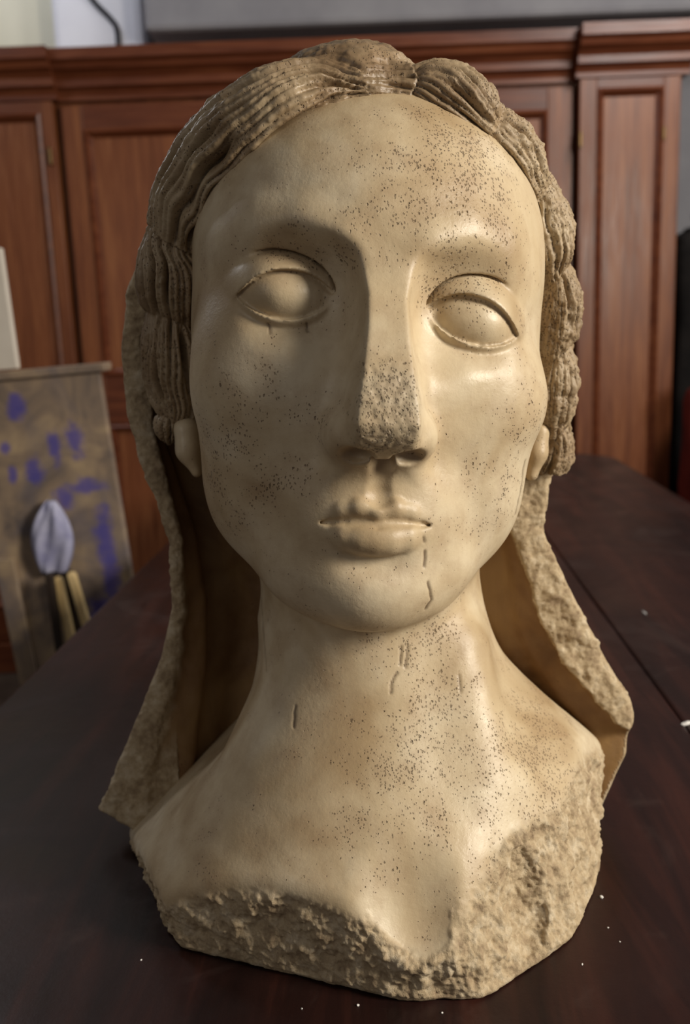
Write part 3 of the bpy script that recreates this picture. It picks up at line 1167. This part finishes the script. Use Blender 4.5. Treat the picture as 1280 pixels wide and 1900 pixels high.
M['painted'] = painted_material()
M['pale_wood'] = wood_material('pale_wood', srgb(170, 140, 92), srgb(206, 176, 122), srgb(226, 202, 152), 0.6)
M['dark_wood'] = wood_material('dark_slat', srgb(28, 20, 16), srgb(40, 29, 22), srgb(54, 40, 30), 0.6)
M['white_card'] = wall_material('white_card', srgb(206, 196, 182), srgb(216, 207, 194), 8.0)
M['blue_white'] = wall_material('blue_white_cloth', srgb(142, 142, 176), srgb(190, 190, 212), 24.0)

bd = root_at('paint_stained_panel', (-0.58, 1.31, FLOOR_Z), 'tall wooden panel smeared with blue paint standing left of the table', 'panel')
wpart(slab('board', [(-0.785, 0.335), (-0.489, 0.350), (-0.404, FLOOR_Z), (-0.665, FLOOR_Z)], 1.30, 0.022, M['painted']), bd)
wpart(slab('top_ledge', [(-0.80, 0.334), (-0.473, 0.351), (-0.472, 0.368), (-0.80, 0.352)], 1.285, 0.06, M['painted']), bd)
wpart(slab('edge_strip', [(-0.742, -0.03), (-0.700, -0.03), (-0.630, FLOOR_Z), (-0.668, FLOOR_Z)], 1.286, 0.013, M['painted']), bd)
wc = tag(slab('white_card', [(-0.90, 0.3530), (-0.651, 0.3620), (-0.660, 0.600), (-0.90, 0.595)], 1.295, 0.02, M['white_card']),
         'plain white card standing on the ledge of the paint-stained panel', 'card')


def lens_cloth():
    """a slack pointed oval of stiff cloth, bowed and creased"""
    bm = bmesh.new()
    nu, nv = 14, 22
    c0, c1 = at(92, 1066, 1.27), at(93, 928, 1.275)
    grid = []
    for s in (0, 1):
        rows = []
        for j in range(nv + 1):
            t = j / nv
            half = 0.040 * (math.sin(math.pi * min(1.0, t * 0.86 + 0.10)) ** 0.8)
            row = []
            for i in range(nu + 1):
                u = i / nu * 2 - 1
                p = c0 + (c1 - c0) * t
                crease = 0.004 * math.sin(u * 5 + t * 4) + 0.003 * math.sin(u * 9 - t * 7)
                th = 0.009 * math.sqrt(max(0.0, 1 - u * u)) * math.sqrt(max(0.0, 4 * t * (1 - t)))
                y = p[1] + crease + (th if s else -th) * (1 if s else 1.2)
                row.append(bm.verts.new((p[0] + u * half + 0.018 * (1 - t) * (u > 0) * u, y, p[2])))
            rows.append(row)
        grid.append(rows)
        for j in range(nv):
            for i in range(nu):
                bm.faces.new((rows[j][i], rows[j][i + 1], rows[j + 1][i + 1], rows[j + 1][i]))
    bmesh.ops.remove_doubles(bm, verts=bm.verts, dist=0.0006)
    bmesh.ops.recalc_face_normals(bm, faces=bm.faces)
    return obj('cloth_bundle', bm, M['blue_white'], None, True)


def stick(name, top, bot, w, mat, foot):
    """a squared batten leaning on the panel, its foot on the floor"""
    a, b = at(*top), at(*bot)
    d = (b - a) / (b[2] - a[2])
    f = a + d * (FLOOR_Z - a[2])
    f[1] = foot
    bm = bmesh.new()
    ring = []
    for p, k in ((a + [0, 0, 0.006], 0.6), (a, 1.0), (f, 1.0)):
        ring.append([bm.verts.new((p[0] + sx * w / 2 * k, p[1] + sy * 0.008 * k, p[2])) for sx, sy in ((-1, -1), (1, -1), (1, 1), (-1, 1))])
    bm.faces.new(ring[0])
    bm.faces.new(ring[-1][::-1])
    for r, q in zip(ring[:-1], ring[1:]):
        for i in range(4):
            bm.faces.new((r[i], q[i], q[(i + 1) % 4], r[(i + 1) % 4]))
    bmesh.ops.recalc_face_normals(bm, faces=bm.faces)
    bmesh.ops.bevel(bm, geom=list(bm.edges), offset=0.0015, segments=1, profile=0.5, affect='EDGES')
    return obj(name, bm, mat)


tag(stick('wooden_batten', (108, 1075, 1.256), (134, 1195, 1.256), 0.018, M['pale_wood'], 1.254), 'pale wooden batten beside the dark slat, leaning on the stained panel', 'stick', 'pale battens')
tag(stick('wooden_batten', (133, 1066, 1.236), (164, 1170, 1.236), 0.017, M['pale_wood'], 1.234), 'pale wooden batten nearest the table edge, leaning on the stained panel', 'stick', 'pale battens')
tag(stick('dark_slat', (92, 1068, 1.236), (110, 1200, 1.236), 0.015, M['dark_wood'], 1.234), 'dark narrow slat leaning left of the pale battens', 'slat')
tag(stick('dark_slat', (121, 1060, 1.276), (150, 1190, 1.276), 0.022, M['dark_wood'], 1.275), 'dark narrow slat between the two pale battens', 'slat')
tag(lens_cloth(), 'pale bluish white pointed bundle resting on top of the battens', 'cloth')


# ------------------------------------------------------------------ clutter at the right, beyond the cabinet
def lumpy(name, lo, hi, mat, amp, freq, seed, taper=0.0):
    bm = bmesh.new()
    box_bm(bm, lo, hi, min(h - l for l, h in zip(lo, hi)) * 0.28, 3)
    bmesh.ops.subdivide_edges(bm, edges=bm.edges, cuts=5, use_grid_fill=True)
    P = np.array([v.co[:] for v in bm.verts])
    D = np.stack([fbm(P * [1, 1, 0.45], freq, 3, seed + k) for k in range(3)], 1) * amp
    zmin = P[:, 2].min()
    for v, d in zip(bm.verts, D):
        k = min(1.0, (v.co.z - zmin) / 0.05)
        v.co += Vector((d[0] * k, d[1] * k, d[2] * 0.4 * k))
        v.co.x += taper * (1 - (v.co.z - zmin) / (hi[2] - lo[2]))
    return obj(name, bm, mat, None, True)


M['black_cloth'] = wall_material('black_cloth', srgb(22, 20, 20), srgb(38, 34, 32), 12.0)
M['red_cloth'] = wall_material('red_cloth', srgb(84, 26, 20), srgb(112, 38, 28), 9.0)
M['grey_metal'] = wall_material('grey_metal', srgb(110, 112, 120), srgb(140, 142, 150), 6.0)
tag(lumpy('red_cloth_pile', (1.155, 2.36, FLOOR_Z), (1.70, 2.60, 0.20), M['red_cloth'], 0.05, 5.0, 2.0, -0.03), 'dark red cloth heaped at the right beyond the cabinet', 'cloth')
bs = root_at('black_covered_rack', (1.55, 2.95, FLOOR_Z), 'tall rack covered in black cloth right of the cabinet', 'rack')
wpart(lumpy('cover', (1.245, 2.80, FLOOR_Z), (1.95, 3.15, 0.74), M['black_cloth'], 0.04, 6.0, 5.0), bs)
wpart(box('top_rail', (1.28, 2.82, 0.745), (1.95, 2.86, 0.775), M['grey_metal'], None, 0.008), bs)
tag(lumpy('white_bag', (1.085, 2.10, FLOOR_Z), (1.25, 2.24, -0.10), M['white_card'], 0.015, 9.0, 8.0), 'white bag at the right edge beside the red cloth', 'bag')


# ------------------------------------------------------------------ cable and bracket on the wall above the cabinet
M['cable'] = NT('dark_cable').out(srgb(40, 40, 46), 0.6)


def tube(name, pts, r, mat):
    P = spline(pts, 6)
    bm = bmesh.new()
    rings = []
    for i, p in enumerate(P):
        t = P[min(i + 1, len(P) - 1)] - P[max(i - 1, 0)]
        t = t / np.linalg.norm(t)
        a = np.cross(t, [0, 1, 0])
        a /= np.linalg.norm(a)
        b = np.cross(t, a)
        rings.append([bm.verts.new(p + r * (math.cos(k * math.pi / 4) * a + math.sin(k * math.pi / 4) * b)) for k in range(8)])
    for q, w in zip(rings[:-1], rings[1:]):
        for i in range(8):
            bm.faces.new((q[i], w[i], w[(i + 1) % 8], q[(i + 1) % 8]))
    bm.faces.new(rings[0])
    bm.faces.new(rings[-1][::-1])
    bmesh.ops.recalc_face_normals(bm, faces=bm.faces)
    return obj(name, bm, mat, None, True)


tag(tube('wall_cable', [at(130, -60, 3.23), at(172, 0, 3.23), at(206, 36, 3.235), at(218, 60, 3.24), at(221, 130, 3.24)], 0.010, M['cable']),
    'dark cable bending down the pale wall above the cabinet', 'cable')

# ------------------------------------------------------------------ crumbs on the table
M['crumb'] = wall_material('white_crumb', srgb(214, 210, 204), srgb(232, 230, 226), 60.0)


def crumb(px, py, sx, sy, sz, rz, label, group=None, cat='crumb'):
    d = CR @ np.array([(px - 640) / F_PX, -(py - 950) / F_PX, -1.0])
    p = CAM + d * (-CAM[2] / d[2])
    bm = bmesh.new()
    bmesh.ops.create_icosphere(bm, subdivisions=2, radius=1.0)
    rr = random.Random(int(px * 7 + py))
    for v in bm.verts:
        v.co *= rr.uniform(0.75, 1.15)
        v.co = Vector((v.co.x * sx, v.co.y * sy, max(-0.6, v.co.z) * sz))
    zmin = min(v.co.z for v in bm.verts)
    for v in bm.verts:
        v.co.z -= zmin
    o = obj('plaster_crumb', bm, M['crumb'])
    o.location = (p[0], p[1], 0.0)
    o.rotation_euler = (0, 0, rz)
    return tag(o, label, cat, group)


crumb(1274, 1344, 0.0065, 0.0025, 0.0020, 0.45, 'white plaster chip at the right edge of the table, largest of the chips', 'chips on the table')
crumb(1195, 1138, 0.0012, 0.0085, 0.0016, 0.05, 'thin white sliver on the far right of the table', 'chips on the table')
for px, py, r, where in ((1116, 1666, 0.0016, 'small white crumb beside the right side of the bust base, highest there'),
                         (1128, 1722, 0.0008, 'tiny white crumb a little below the highest crumb right of the bust'),
                         (1150, 1748, 0.0007, 'tiny white crumb furthest right of the bust base'),
                         (1080, 1790, 0.0008, 'tiny white crumb lowest to the right of the bust base'),
                         (262, 1782, 0.0008, 'tiny white crumb left of the bust base, alone on that side'),
                         (560, 1872, 0.0007, 'tiny white crumb in front of the bust, leftmost of the three there'),
                         (664, 1866, 0.0010, 'white crumb in front of the bust, middle and largest of the three there'),
                         (820, 1880, 0.0008, 'tiny white crumb in front of the bust, rightmost of the three there')):
    crumb(px, py, r, r * 0.8, r * 0.7, px * 0.1, where, 'crumbs round the bust')


# ------------------------------------------------------------------ finish
bpy.context.view_layer.update()
